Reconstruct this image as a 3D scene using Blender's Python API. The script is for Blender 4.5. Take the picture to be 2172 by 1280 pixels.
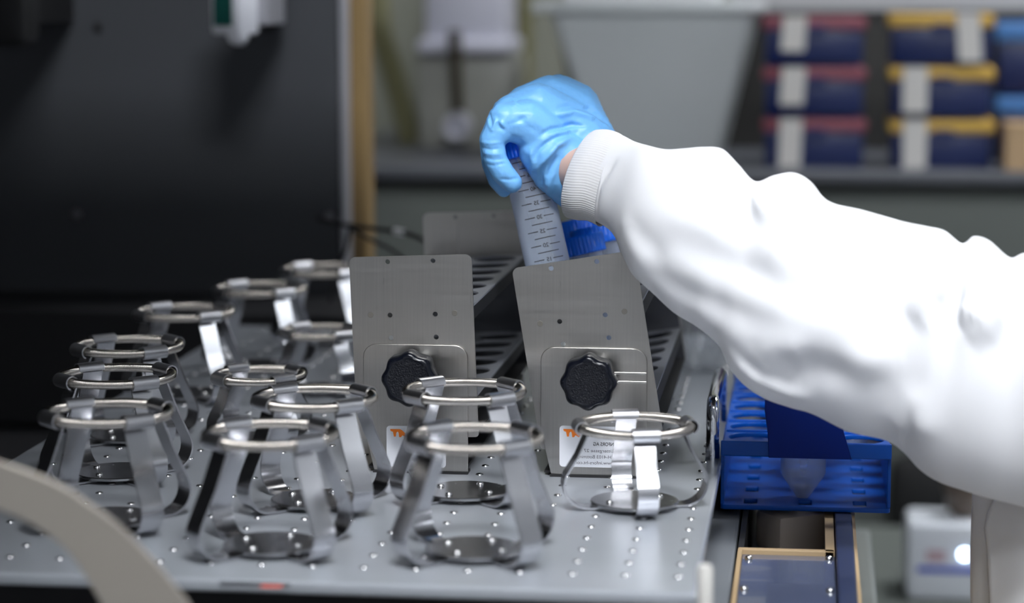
import bpy, bmesh, math, random
from mathutils import Vector, Matrix, Euler, noise
from mathutils.bvhtree import BVHTree
from mathutils.kdtree import KDTree
random.seed(7)
PI = math.pi
S = bpy.context.scene
COL = S.collection
for o in list(bpy.data.objects): bpy.data.objects.remove(o)

# ------------------------------------------------------------------ camera
CAM = Vector((0, 0, .306)); PITCH = math.radians(7.55); YAW = math.radians(7)
cam_data = bpy.data.cameras.new('camera'); cam = bpy.data.objects.new('camera', cam_data); COL.objects.link(cam)
cam.location = CAM; cam.rotation_euler = (PI/2 - PITCH, 0, YAW)
cam_data.lens = 85; cam_data.sensor_width = 36; cam_data.clip_start = .05
cam_data.dof.use_dof = True; cam_data.dof.focus_distance = 1.515; cam_data.dof.aperture_fstop = 4.2
S.camera = cam
F = 85/36*2172
CR = Euler((PI/2 - PITCH, 0, YAW)).to_matrix()

def ray(px, py): return CR @ Vector(((px - 1086)/F, -(py - 640)/F, -1))
def at(px, py, d): return CAM + ray(px, py)*d               # point at distance d along the optical axis
def atz(px, py, z): r = ray(px, py); return CAM + r*((z - CAM.z)/r.z)
def aty(px, py, y): r = ray(px, py); return CAM + r*((y - CAM.y)/r.y)

# ------------------------------------------------------------------ light, world, exposure
W = bpy.data.worlds.new('world'); S.world = W; W.use_nodes = True
W.node_tree.nodes['Background'].inputs[0].default_value = (.62, .68, .80, 1)
W.node_tree.nodes['Background'].inputs[1].default_value = .12
S.view_settings.view_transform = 'Standard'; S.view_settings.look = 'None'
S.view_settings.gamma = 1; S.view_settings.use_curve_mapping = False
S.view_settings.exposure = -0.18
KEY_POWER, FILL_POWER, BENCH_POWER = 56.0, 19.0, 36.0      # ceiling luminaires, the middle one an added soft front fill
WINDOW_POWER = 7.0

# ------------------------------------------------------------------ helpers
def mat(name, col, rough=.5, metal=0, spec=.5, emit=None, estr=0, bump=None, trans=0, vary=None, sss=0, aniso=None, coat=0):
    m = bpy.data.materials.new(name); m.use_nodes = True
    nt = m.node_tree; b = nt.nodes['Principled BSDF']
    b.inputs['Base Color'].default_value = (*col, 1); b.inputs['Roughness'].default_value = rough
    b.inputs['Metallic'].default_value = metal; b.inputs['Specular IOR Level'].default_value = spec
    b.inputs['Transmission Weight'].default_value = trans
    b.inputs['Coat Weight'].default_value = coat
    if sss:
        b.inputs['Subsurface Weight'].default_value = sss; b.inputs['Subsurface Scale'].default_value = .004
        b.inputs['Subsurface Radius'].default_value = (1, .8, .6)
    if emit: b.inputs['Emission Color'].default_value = (*emit, 1); b.inputs['Emission Strength'].default_value = estr
    tc = None
    def coords(scale):
        t = nt.nodes.new('ShaderNodeTexCoord'); mp = nt.nodes.new('ShaderNodeMapping')
        mp.inputs['Scale'].default_value = scale; nt.links.new(t.outputs['Object'], mp.inputs[0]); return mp
    if vary:      # (scale xyz, amount) multiplies the colour
        mp = coords(vary[0]); n = nt.nodes.new('ShaderNodeTexNoise'); n.inputs['Scale'].default_value = 1; n.inputs['Detail'].default_value = 4
        nt.links.new(mp.outputs[0], n.inputs['Vector'])
        mr = nt.nodes.new('ShaderNodeMapRange'); mr.inputs['To Min'].default_value = 1 - vary[1]; mr.inputs['To Max'].default_value = 1 + vary[1]
        nt.links.new(n.outputs['Fac'], mr.inputs['Value'])
        mx = nt.nodes.new('ShaderNodeMix'); mx.data_type = 'RGBA'; mx.blend_type = 'MULTIPLY'; mx.inputs[0].default_value = 1
        mx.inputs[6].default_value = (*col, 1); nt.links.new(mr.outputs[0], mx.inputs[7]); nt.links.new(mx.outputs[2], b.inputs['Base Color'])
        if aniso:
            m2 = nt.nodes.new('ShaderNodeMapRange'); m2.inputs['To Min'].default_value = rough - aniso; m2.inputs['To Max'].default_value = rough + aniso
            nt.links.new(n.outputs['Fac'], m2.inputs['Value']); nt.links.new(m2.outputs[0], b.inputs['Roughness'])
    if bump:      # (scale xyz, strength, distance)
        mp = coords(bump[0]); n = nt.nodes.new('ShaderNodeTexNoise'); n.inputs['Scale'].default_value = 1; n.inputs['Detail'].default_value = 3
        nt.links.new(mp.outputs[0], n.inputs['Vector'])
        bp = nt.nodes.new('ShaderNodeBump'); bp.inputs['Strength'].default_value = bump[1]; bp.inputs['Distance'].default_value = bump[2]
        nt.links.new(n.outputs['Fac'], bp.inputs['Height']); nt.links.new(bp.outputs[0], b.inputs['Normal'])
    return m

def clear_mat(name, col, opac, rough):     # milky clear plastic
    m = bpy.data.materials.new(name); m.use_nodes = True; nt = m.node_tree; b = nt.nodes['Principled BSDF']
    b.inputs['Base Color'].default_value = (*col, 1); b.inputs['Roughness'].default_value = rough
    t = nt.nodes.new('ShaderNodeBsdfTransparent'); mx = nt.nodes.new('ShaderNodeMixShader'); mx.inputs[0].default_value = opac
    t.inputs[0].default_value = (.93, .95, .98, 1)
    out = nt.nodes['Material Output']
    lw = nt.nodes.new('ShaderNodeLayerWeight'); lw.inputs[0].default_value = .35
    mr = nt.nodes.new('ShaderNodeMapRange'); mr.inputs['To Min'].default_value = opac*.75; mr.inputs['To Max'].default_value = min(1, opac*2.1)
    nt.links.new(lw.outputs['Facing'], mr.inputs['Value']); nt.links.new(mr.outputs[0], mx.inputs[0])
    nt.links.new(t.outputs[0], mx.inputs[1]); nt.links.new(b.outputs[0], mx.inputs[2]); nt.links.new(mx.outputs[0], out.inputs[0])
    return m

def link(name, me, m=None, parent=None, smooth=None):
    if isinstance(me, bmesh.types.BMesh):
        bm = me; me = bpy.data.meshes.new(name)
        bmesh.ops.recalc_face_normals(bm, faces=bm.faces); bm.to_mesh(me); bm.free()
    o = bpy.data.objects.new(name, me); COL.objects.link(o)
    if m is not None and not me.materials: me.materials.append(m)
    if smooth:
        me.polygons.foreach_set('use_smooth', [True]*len(me.polygons))
        if smooth is not True: me.set_sharp_from_angle(angle=math.radians(smooth))
    if parent: o.parent = parent
    return o

def tag(o, label=None, cat=None, group=None, kind=None):
    if label: o['label'] = label
    if cat: o['category'] = cat
    if group: o['group'] = group
    if kind: o['kind'] = kind
    return o

def thing(name, label, cat, loc=(0, 0, 0), rz=0, group=None):
    o = bpy.data.objects.new(name, None); COL.objects.link(o); o.location = loc; o.rotation_euler = (0, 0, rz)
    o.empty_display_size = .02
    return tag(o, label, cat, group)

def copy_tree(o, parent=None):
    c = o.copy(); COL.objects.link(c); c.parent = parent
    for ch in [x for x in bpy.data.objects if x.parent == o]: copy_tree(ch, c)
    return c

def box(bm, lo, hi, bev=0, M=None):
    lo = Vector(lo); hi = Vector(hi)
    r = bmesh.ops.create_cube(bm, size=1); vs = r['verts']
    for v in vs: v.co = Vector((lo[i] + (v.co[i] + .5)*(hi[i] - lo[i]) for i in range(3)))
    if bev:
        es = list({e for v in vs for e in v.link_edges})
        rr = bmesh.ops.bevel(bm, geom=es, offset=bev, segments=2, affect='EDGES', profile=.5)
        vs = list({v for f in rr['faces'] for v in f.verts} | {v for v in vs if v.is_valid})
    if M: bmesh.ops.transform(bm, matrix=M, verts=vs)
    return vs

def bbox(lo, hi, bev=0, M=None):
    bm = bmesh.new(); box(bm, lo, hi, bev, M); return bm

def lathe(bm, prof, n=32, M=None, close=True):
    rings = []
    for r, z in prof:
        if r < 1e-7: rings.append([bm.verts.new((0, 0, z))])
        else: rings.append([bm.verts.new((r*math.cos(2*PI*k/n), r*math.sin(2*PI*k/n), z)) for k in range(n)])
    for a, b in zip(rings, rings[1:]):
        for k in range(n):
            k2 = (k + 1) % n
            if len(a) == 1 and len(b) == 1: continue
            if len(a) == 1: bm.faces.new((a[0], b[k], b[k2]))
            elif len(b) == 1: bm.faces.new((a[k], a[k2], b[0]))
            else: bm.faces.new((a[k], a[k2], b[k2], b[k]))
    vs = [v for r in rings for v in r]
    if M: bmesh.ops.transform(bm, matrix=M, verts=vs)
    return vs

def frames(pts, closed=False):
    out = []; n = len(pts); up = None
    for i in range(n):
        a = pts[(i - 1) % n] if closed or i else pts[0]; b = pts[(i + 1) % n] if closed or i < n - 1 else pts[-1]
        t = (b - a).normalized()
        if up is None:
            up = Vector((0, 0, 1)) if abs(t.z) < .9 else Vector((0, 1, 0))
        s = t.cross(up).normalized(); up = s.cross(t).normalized(); out.append((t, s, up))
    return out

def tube(bm, pts, rad, n=10, closed=False, cap=True):
    pts = [Vector(p) for p in pts]
    if not hasattr(rad, '__len__'): rad = [rad]*len(pts)
    rings = []
    for p, (t, s, u), r in zip(pts, frames(pts, closed), rad):
        rings.append([bm.verts.new(p + s*(r*math.cos(2*PI*k/n)) + u*(r*math.sin(2*PI*k/n))) for k in range(n)])
    m = len(rings)
    for i in range(m if closed else m - 1):
        a = rings[i]; b = rings[(i + 1) % m]
        for k in range(n): bm.faces.new((a[k], a[(k + 1) % n], b[(k + 1) % n], b[k]))
    if cap and not closed: bm.faces.new(rings[0][::-1]); bm.faces.new(rings[-1])
    return rings

def strip(bm, prof, w, th, M=None):
    """a bent metal strip: prof = (r, z) path in the XZ plane, width w along Y, thickness th"""
    pts = [Vector((r, 0, z)) for r, z in prof]; vs = []; rows = []
    for i, p in enumerate(pts):
        a = pts[max(i - 1, 0)]; b = pts[min(i + 1, len(pts) - 1)]
        t = (b - a).normalized(); nrm = Vector((-t.z, 0, t.x))*(th/2)
        rows.append([bm.verts.new(p + nrm*sg + Vector((0, yy, 0))) for sg, yy in ((1, -w/2), (1, w/2), (-1, w/2), (-1, -w/2))])
    for a, b in zip(rows, rows[1:]):
        for k in range(4): bm.faces.new((a[k], a[(k + 1) % 4], b[(k + 1) % 4], b[k]))
    bm.faces.new(rows[0][::-1]); bm.faces.new(rows[-1])
    vs = [v for r in rows for v in r]
    if M: bmesh.ops.transform(bm, matrix=M, verts=vs)

def rrect(x0, y0, x1, y1, r=0, n=5, rs=None):
    """rounded rectangle, rs = radii bl, br, tr, tl"""
    rs = rs or (r, r, r, r); pts = []
    for (cx, cy, sx, sy, a0), q in zip(((x0, y0, 1, 1, PI), (x1, y0, -1, 1, 1.5*PI), (x1, y1, -1, -1, 0), (x0, y1, 1, -1, .5*PI)), rs):
        if q <= 0: pts.append((cx, cy)); continue
        for k in range(n + 1):
            a = a0 + .5*PI*k/n; pts.append((cx + sx*q + q*math.cos(a), cy + sy*q + q*math.sin(a)))
    return pts
def circ(cx, cy, r, n=20, ry=None):
    return [(cx + r*math.cos(2*PI*k/n), cy + (ry or r)*math.sin(2*PI*k/n)) for k in range(n)]

def plate(loops, th, bev=0):
    """flat sheet with holes in the XY plane, z from -th/2 to th/2"""
    cu = bpy.data.curves.new('plate', 'CURVE'); cu.dimensions = '2D'; cu.fill_mode = 'BOTH'; cu.extrude = th/2 - bev
    if bev: cu.bevel_depth = bev; cu.bevel_resolution = 1; cu.offset = -bev
    for lp in loops:
        sp = cu.splines.new('POLY'); sp.points.add(len(lp) - 1); sp.use_cyclic_u = True
        for p, (x, y) in zip(sp.points, lp): p.co = (x, y, 0, 1)
    o = bpy.data.objects.new('plate', cu); COL.objects.link(o)
    dg = bpy.context.evaluated_depsgraph_get()
    me = bpy.data.meshes.new_from_object(o.evaluated_get(dg))
    bpy.data.objects.remove(o); bpy.data.curves.remove(cu)
    return me

def xform(me, M): me.transform(M); me.update(); return me
UPRIGHT = Matrix.Rotation(PI/2, 4, 'X')     # XY sheet -> XZ sheet (front face to -Y)

def text_mesh(txt, size, mirror=True, th=.00003, bold=0):
    cu = bpy.data.curves.new('text', 'FONT'); cu.body = txt; cu.size = size; cu.extrude = th; cu.offset = bold
    o = bpy.data.objects.new('text', cu); COL.objects.link(o)
    dg = bpy.context.evaluated_depsgraph_get()
    me = bpy.data.meshes.new_from_object(o.evaluated_get(dg)); bpy.data.objects.remove(o); bpy.data.curves.remove(cu)
    if mirror: me.transform(Matrix.Scale(-1, 4, (1, 0, 0))); me.flip_normals()
    return me

def join(name, meshes):
    bm = bmesh.new()
    for me in meshes: bm.from_mesh(me)
    out = bpy.data.meshes.new(name); bm.to_mesh(out); bm.free(); return out

def remeshed(bm, voxel, smooth=0, fac=.5):
    me = bpy.data.meshes.new('tmp'); bm.to_mesh(me); bm.free()
    o = bpy.data.objects.new('tmp', me); COL.objects.link(o)
    r = o.modifiers.new('r', 'REMESH'); r.mode = 'VOXEL'; r.voxel_size = voxel
    if smooth: s = o.modifiers.new('s', 'SMOOTH'); s.iterations = smooth; s.factor = fac
    dg = bpy.context.evaluated_depsgraph_get()
    out = bpy.data.meshes.new_from_object(o.evaluated_get(dg)); bpy.data.objects.remove(o); bpy.data.meshes.remove(me)
    return out

def balls(bm, chain, sub=2):
    """chain of (point, radius): a tapered limb of overlapping spheres"""
    for (p, r), (q, s) in zip(chain, chain[1:]):
        L = (q - p).length; n = max(2, int(L/(.3*min(r, s))) + 1)
        for k in range(n + 1):
            t = k/n; c = p.lerp(q, t)
            bmesh.ops.create_icosphere(bm, subdivisions=sub, radius=r + (s - r)*t, matrix=Matrix.Translation(c))

def emboss(me, folds):
    """press folds into a cloth surface: folds = (list of px points, amplitude m, width m)"""
    bm = bmesh.new(); bm.from_mesh(me); bm.normal_update()
    bvh = BVHTree.FromBMesh(bm)
    nrm = [v.normal.copy() for v in bm.verts]; co = [v.co.copy() for v in bm.verts]; acc = [0.0]*len(co)
    for pl, amp, wd in folds:
        pts = []
        for (x0, y0), (x1, y1) in zip(pl, pl[1:]):
            n = max(2, int(math.hypot(x1 - x0, y1 - y0)/4))
            for k in range(n):
                h = bvh.ray_cast(CAM, ray(x0 + (x1 - x0)*k/n, y0 + (y1 - y0)*k/n).normalized())
                if h[0]: pts.append(h[0])
        if len(pts) < 2: continue
        kd = KDTree(len(pts))
        for i, p in enumerate(pts): kd.insert(p, i)
        kd.balance(); N = len(pts)
        for i, c in enumerate(co):
            q, j, d = kd.find(c)
            if d < wd*2.6:
                taper = min(1, 4*min(j + 1, N - j)/N)
                acc[i] += amp*math.exp(-(d/wd)**2)*taper
    for v, n_, a in zip(bm.verts, nrm, acc): v.co += n_*a
    bm.to_mesh(me); bm.free()

# ------------------------------------------------------------------ materials
M_panel = mat('brushed_steel', (.43, .415, .39), .30, 1, vary=((900, 900, 22), .10), aniso=.06, bump=((5, 5, 46), .6, .002))
M_steel = mat('strip_steel', (.58, .58, .60), .20, 1, vary=((30, 30, 200), .06), aniso=.04)
M_weld = mat('weld_mark', (.33, .31, .27), .42, 1)
M_disc = mat('disc_steel', (.42, .42, .43), .24, 1, vary=((60, 60, 60), .25), aniso=.08)
M_spring = mat('spring_wire', (.56, .52, .47), .17, 1)
M_clip = mat('clip_steel', (.60, .60, .62), .30, 1)
M_screw = mat('screw_steel', (.75, .75, .75), .15, 1)
M_rearshade = mat('shaded_rear_steel', (.07, .072, .08), .45, .6)  # rear plate steel with the shade below the shelf painted in
M_shelf = mat('shelf_steel', (.33, .34, .37), .45, .7)
M_tray = mat('anodised_aluminium', (.48, .505, .545), .27, .45, vary=((25, 25, 25), .05), bump=((900, 900, 900), .05, .0003))
M_black = mat('black_paint', (.012, .012, .014), .55)
M_rubber = mat('black_rubber', (.010, .010, .011), .6)
M_cabinet = mat('charcoal_panel', (.055, .058, .066), .5, vary=((3, 3, 3), .1))
M_edge = mat('silver_edge', (.50, .50, .54), .35, .6)
M_bolt = mat('dull_bolt', (.25, .24, .27), .35, .7)
M_wood = mat('pale_wood', (.27, .175, .07), .5, vary=((60, 60, 3), .18))
M_knob = mat('black_knob_plastic', (.005, .006, .010), .30, spec=.22, bump=((1100, 1100, 1100), 1.0, .0012))
M_knobside = mat('gloss_black_plastic', (.004, .005, .009), .2, spec=.3)
M_white = mat('white_sticker', (.78, .79, .83), .4)
M_orange = mat('orange_print', (.95, .22, .008), .5)
M_ink = mat('black_ink', (.03, .03, .035), .6)
M_greyink = mat('grey_ink', (.16, .16, .18), .6)
M_blue = mat('rack_blue_plastic', (.001, .075, .42), .36, spec=.3, sss=.0, bump=((60, 60, 60), .15, .001))
M_navy = mat('deep_blue_plastic', (.001, .020, .22), .5, spec=.2)
M_cap = mat('cap_blue_plastic', (.003, .17, .92), .3)
M_tube = clear_mat('tube_plastic', (.56, .63, .77), .42, .2)
M_liquid = clear_mat('clear_liquid', (.62, .60, .56), .55, .1)
M_glove = mat('nitrile_glove', (.19, .49, .92), .40, sss=.08, bump=((330, 330, 330), .22, .0008))
M_skin = mat('skin', (.68, .46, .37), .5, sss=.15)
M_cloth = mat('white_lab_cloth', (.86, .86, .88), .85, spec=.2, bump=((2600, 2600, 2600), .12, .0003))
M_cuff = mat('knit_cuff', (.84, .83, .83), .9, spec=.15)
M_chrome = mat('chrome', (.78, .79, .82), .05, 1)
M_chassis = mat('chassis_grey', (.16, .17, .185), .5, vary=((8, 8, 8), .15))
M_tan = mat('tan_frame', (.44, .31, .17), .5)
M_acryl = mat('smoked_acrylic', (.085, .10, .15), .14, coat=.3)
M_railnavy = mat('navy_rail', (.020, .028, .070), .35)
M_block = mat('brown_grey_block', (.45, .39, .34), .5)
M_hoop = mat('satin_hoop', (.35, .315, .275), .45, .55)
M_wall = mat('wall_paint', (.30, .305, .25), .8, vary=((2, 2, 2), .12))
M_wallgrey = mat('wall_grey', (.46, .46, .47), .8)
M_room = mat('room_white', (.44, .45, .47), .8)
M_floor = mat('floor_vinyl', (.20, .21, .22), .4)
M_bench = mat('bench_black', (.10, .105, .12), .4)
M_benchfront = mat('bench_grey_green', (.15, .165, .15), .6)
M_bin = mat('bin_grey_plastic', (.56, .59, .595), .5)
M_bag = mat('bag_white', (.75, .75, .76), .5)
M_boxnavy = mat('box_navy', (.004, .014, .085), .4)
M_red = mat('lid_red', (.22, .055, .08), .5)
M_yellow = mat('lid_yellow', (.55, .34, .06), .5)
M_ltblue = mat('lid_blue', (.06, .20, .50), .5)
M_tape = mat('tape_offwhite', (.62, .60, .57), .6)
M_card = mat('cardboard', (.50, .34, .19), .7)
M_darkback = mat('shelf_back_dark', (.035, .034, .032), .7)
M_disp = mat('dispenser_white', (.58, .58, .66), .45)
M_tank = mat('dispenser_tank', (.30, .30, .27), .4)
M_pipe = mat('dark_pipe', (.035, .028, .015), .4)
M_olive = mat('olive_hose', (.17, .16, .075), .6)
M_screen = mat('green_screen', (.01, .07, .06), .2)
M_device = mat('device_white', (.66, .67, .72), .45)
M_instr = mat('instrument_white', (.78, .81, .86), .45)
M_instrblue = mat('instrument_blue', (.02, .06, .50), .4)
M_led = mat('led', (.8, .9, 1), .3, emit=(.55, .72, 1), estr=14)
M_brown = mat('brown_bottle', (.13, .10, .08), .35)
M_plastic = clear_mat('crumpled_film', (.55, .56, .57), .45, .2)
M_daylight = mat('window_daylight', (.9, .9, .9), .5, emit=(.90, .95, 1), estr=WINDOW_POWER)

# ------------------------------------------------------------------ the room
XL, XR, YF, YB, ZF, ZC = -2.2, 2.4, -1.6, 3.75, -.95, 1.75
def struct(name, bm, m): return tag(link(name, bm, m), kind='structure')
struct('floor', bbox((XL, YF, ZF - .05), (XR, YB, ZF)), M_floor)
struct('ceiling', bbox((XL, YF, ZC), (XR, YB, ZC + .05)), M_room)
struct('wall_back', bbox((XL, YB, ZF), (XR, YB + .05, ZC)), M_wall)
struct('wall_front', bbox((XL, YF - .05, ZF), (XR, YF, ZC)), M_room)
struct('wall_left', bbox((XL - .05, YF, ZF), (XL, YB, ZC)), M_room)
wr = plate([rrect(YF, ZF, YB, ZC), rrect(1.15, 1.35, 1.80, 1.7)], .05)
xform(wr, Matrix.Rotation(PI/2, 4, 'Z') @ UPRIGHT); xform(wr, Matrix.Translation((XR + .025, 0, 0)))
struct('wall_right', wr, M_room)
win = struct('window_1', bbox((XR + .05, 1.15, 1.35), (XR + .06, 1.80, 1.7)), M_daylight)
fr = bmesh.new()
for a, b in (((1.15, 1.35), (1.17, 1.7)), ((1.78, 1.35), (1.80, 1.7)), ((1.15, 1.35), (1.80, 1.37)), ((1.15, 1.68), (1.80, 1.7))):
    box(fr, (XR + .01, a[0], a[1]), (XR + .05, b[0], b[1]))
link('window_frame', fr, M_device, win)
for x, y, hx, hy, pw, where in ((.05, .40, .35, .25, KEY_POWER, 'over the front of the machine'), (.8, -.85, .6, .3, FILL_POWER, 'near the front wall, added as soft front fill'), (.9, 2.85, .45, .2, BENCH_POWER, 'above the back bench')):
    t = thing('ceiling_light', 'flush ceiling light panel ' + where + ', out of view', 'light', (x, y, ZC), group='ceiling lights')
    link('diffuser', bbox((-hx, -hy, -.03), (hx, hy, -.025)), mat('lamp_diffuser', (.9, .9, .9), .5, emit=(.93, .96, 1), estr=pw), t)
    b = bmesh.new(); u = .02
    for lo, hi in (((-hx - u, -hy - u, -.035), (-hx, hy + u, 0)), ((hx, -hy - u, -.035), (hx + u, hy + u, 0)), ((-hx, -hy - u, -.035), (hx, -hy, 0)), ((-hx, hy, -.035), (hx, hy + u, 0))): box(b, lo, hi)
    link('frame', b, M_device, t)

# ------------------------------------------------------------------ incubator cabinet round the tray
YP = 2.27                                                    # plane of the dark panel
xe = aty(722, 300, YP).x; xe2 = aty(737, 300, YP).x
inc = thing('incubator_cabinet', 'dark charcoal incubator cabinet with bolted panel behind the clamps', 'incubator', (0, 0, 0))
link('back_panel', bbox((-1.35, YP, -.12), (xe, YP + .02, .80), .002), M_cabinet, inc)
link('panel_edge', bbox((xe, YP - .003, -.12), (xe2, YP + .022, .80), .002), M_edge, inc)
for px, py in ((163, 455), (699, 460), (208, 56), (571, 58)):
    p = aty(px, py, YP); b = bmesh.new()
    lathe(b, [(0, .005), (.0035, .0045), (.0045, .002), (.0045, 0)], 16, Matrix.Translation(p) @ Matrix.Rotation(PI/2, 4, 'X'))
    o = link('bolt', b, M_bolt if py > 100 else M_black, inc, 40)
link('side_wall', bbox((-.98, .95, -.2), (-.95, YP, .80)), M_black, inc)
link('shade_hood', bbox((-.98, 1.40, .46), (.02, 1.86, .50)), M_black, inc)  # unseen roof added to shade the back of the tray
link('shade_hood_right', bbox((.022, 1.40, .46), (.16, 2.20, .50)), M_black, inc)  # unseen right extension, added to darken the tray beside the racks
link('shade_hood_left', bbox((-.98, .88, .46), (-.29, 1.40, .50)), M_black, inc)  # unseen left extension, added to darken the front left of the tray
link('chamber_floor', bbox((-.95, 1.02, -.20), (-.06, YP + .3, -.10)), M_black, inc)
link('rear_ledge', bbox((-.95, YP - .14, -.10), (-.02, YP, .006), .003), M_black, inc)
link('front_sill', bbox((-.95, 1.02, -.10), (-.06, 1.06, -.045), .003), M_black, inc)
XT = atz(1502, 1130, 0).x                                    # right edge of the tray
link('right_ledge', bbox((XT - .02, 1.05, -.10), (atz(1566, 1150, -.034).x - .001, YP + .3, -.036), .002), M_chassis, inc)

wp0 = aty(737, 300, YP + .03).x; wp1 = aty(778, 300, YP + .03).x
tag(link('wooden_post', bbox((wp0, YP + .03, -.0995), (wp1, YP + .07, .9), .003), M_wood),
    'upright pale wooden post beside the silver edge of the dark panel', 'post')

# ------------------------------------------------------------------ tray
Y0 = atz(900, 1243, 0).y; XTL = atz(100, 940, 0).x - .006; YT1 = 2.10
tray = thing('shaker_tray', 'blue-grey aluminium shaker tray with rows of small studs under the clamps', 'tray', ((XT + XTL)/2, (Y0 + YT1)/2, 0))
tx, ty = tray.location.x, tray.location.y
b = bbox((XTL - tx, Y0 - ty, -.007), (XT - tx, YT1 - ty, 0), .0018); link('tray_plate', b, M_tray, tray)
link('under_frame', bbox((XTL - tx + .05, Y0 - ty + .03, -.10), (XT - tx - .045, YT1 - ty - .05, -.007)), M_black, tray)
sb = bmesh.new(); lathe(sb, [(.0024, 0), (.0023, .0004), (.0017, .0008), (.0008, .00095), (0, .001)], 10)
stud_me = None; G = .0275; pitch0 = atz(1432, 1253, 0)
spots = []
for i in range(-40, 8):
    for j in range(-3, 40):
        x = pitch0.x + i*G + .5*G*0; y = pitch0.y + j*G
        if XTL + .01 < x < XT - .008 and Y0 + .006 < y < YT1 - .01: spots.append((y, x))
spots.sort()
inview = []
for y, x in spots:
    v = CR.transposed() @ (Vector((x, y, 0)) - CAM); px = 1086 + F*v.x/-v.z; py = 640 - F*v.y/-v.z
    if -10 < px < 2182 and py < 1290: inview.append((x, y))
rest = bmesh.new()
for k, (x, y) in enumerate(inview):
    if k < 280:
        if stud_me is None: o = link('stud', sb, M_screw, tray, True); stud_me = o.data
        else: o = link('stud', stud_me, None, tray)
        o.location = (x - tx, y - ty, 0)
    else: lathe(rest, [(.0024, 0), (.0017, .0008), (0, .001)], 6, Matrix.Translation((x - tx, y - ty, 0)))
o = link('far_stud', rest, M_screw, tray, True); o['kind'] = 'stuff'
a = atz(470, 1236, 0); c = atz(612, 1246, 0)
link('dark_reflection', bbox((a.x - tx, c.y - ty - .002, 0), (c.x - tx, a.y - ty, .0004)), mat('reflection_dark', (.035, .037, .045), .4), tray)  # dark reflection on the tray front, painted as a thin strip
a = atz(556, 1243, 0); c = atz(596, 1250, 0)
link('red_reflection', bbox((a.x - tx, c.y - ty, .0004), (c.x - tx, a.y - ty, .0007)), mat('reflection_red', (.55, .08, .05), .5), tray)  # red spot of the same reflection, painted on

# ------------------------------------------------------------------ flask clamps
def leg_profile(Rd, Rb, Rr, H, z0=.0012):
    """from under the disc outwards, round the bend and up to the ring"""
    rb = .0140; top = Rr - .0046
    p = [(Rd - .008, z0), (Rb - rb, z0)]
    cx, cz = Rb - rb, z0 + rb
    lean = math.atan2(Rb - top, H - cz)
    for k in range(1, 11):
        a = -PI/2 + (PI/2 + lean)*k/10; p.append((cx + rb*math.cos(a), cz + rb*math.sin(a)))
    p.append((top + (p[-1][0] - top)*.5, cz + (H - cz)*.5))
    p.append((top, H - .001))
    return p

def clip_profile(Rr, H, r=.0040):
    p = []
    for k in range(0, 14):
        a = math.radians(190 - k*20); p.append((Rr + r*math.cos(a), H + r*math.sin(a)))
    return p

def make_clamp(name, Rd, Rb, Rr, H, w, label, loc, rz, screws=4):
    t = thing(name, label, 'flask clamp', loc, rz, 'spring flask clamps on the tray')
    b = bmesh.new(); lathe(b, [(0, .0026), (Rd - .0006, .0026), (Rd, .0030), (Rd, .0042), (Rd - .0006, .0046), (0, .0046)], 48)
    link('base_disc', b, M_disc, t, 30)
    b = bmesh.new(); lathe(b, [(.0023, .0046), (.0022, .0054), (.0014, .0060), (0, .0062)], 14); sm = None
    for k in range(screws):
        a = .35 + k*2*PI/screws
        if sm is None: o = link('screw', b, M_screw, t, True); sm = o.data
        else: o = link('screw', sm, None, t)
        o.location = ((Rd - .009)*math.cos(a), (Rd - .009)*math.sin(a), 0)
    lm = cm = None
    for k in range(4):
        if lm is None:
            b = bmesh.new(); strip(b, leg_profile(Rd, Rb, Rr, H), w, .0011); o = link('leg', b, M_steel, t, 35); lm = o.data
            b = bmesh.new(); strip(b, clip_profile(Rr, H), w*1.28, .0008); c = link('clip', b, M_clip, o, 40); cm = c.data
        else:
            o = link('leg', lm, None, t); c = link('clip', cm, None, o)
        o.rotation_euler = (0, 0, k*PI/2)
    # spring: wound wire, one ridge per turn
    L = 2*PI*Rr; turns = int(L/.00105); n = turns*4; pts = []; rad = []
    for i in range(n):
        a = 2*PI*i/n; R = Rr*(1 + .012*math.cos(4*a)); pts.append((R*math.cos(a), R*math.sin(a), H))
        rad.append(.00275 + .00022*math.cos(2*PI*turns*i/n))
    b = bmesh.new(); tube(b, pts, rad, 12, True); link('spring_ring', b, M_spring, t, True)
    return t

BIG = dict(Rd=.0262, Rb=.0495, Rr=.0345, H=.064, w=.0136)
def big_at(px, py, label, src=None, rz=PI/4):
    p = atz(px, py, BIG['H']); p.z = 0
    if src is None: return make_clamp('flask_clamp', label=label, loc=p, rz=rz, **BIG)
    c = copy_tree(src); c.location = p; c.rotation_euler = (0, 0, rz); c['label'] = label; return c
c0 = big_at(1006, 930, 'large spring flask clamp at the front middle, nearest to the tray front edge')
big_at(573, 922, 'large spring flask clamp just right of the curved metal hoop', c0, PI/4 + .03)
big_at(227, 877, 'large spring flask clamp standing partly behind the curved metal hoop', c0)
big_at(246, 798, 'large spring flask clamp second in the left row, behind the one by the hoop', c0)
big_at(271, 735, 'large spring flask clamp third in the left row, at the dark tray edge', c0)
big_at(390, 663, 'large spring flask clamp fourth in the left row, white glare on one leg', c0, PI/4 + .02)
big_at(551, 614, 'large spring flask clamp fifth in the left row, bright white leg', c0)
big_at(687, 574, 'large spring flask clamp farthest back, half hidden by the upright steel plate', c0)
big_at(667, 845, 'large spring flask clamp behind and right of the one beside the hoop', c0)
big_at(985, 831, 'large spring flask clamp in front of the left black knob', c0)
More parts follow.
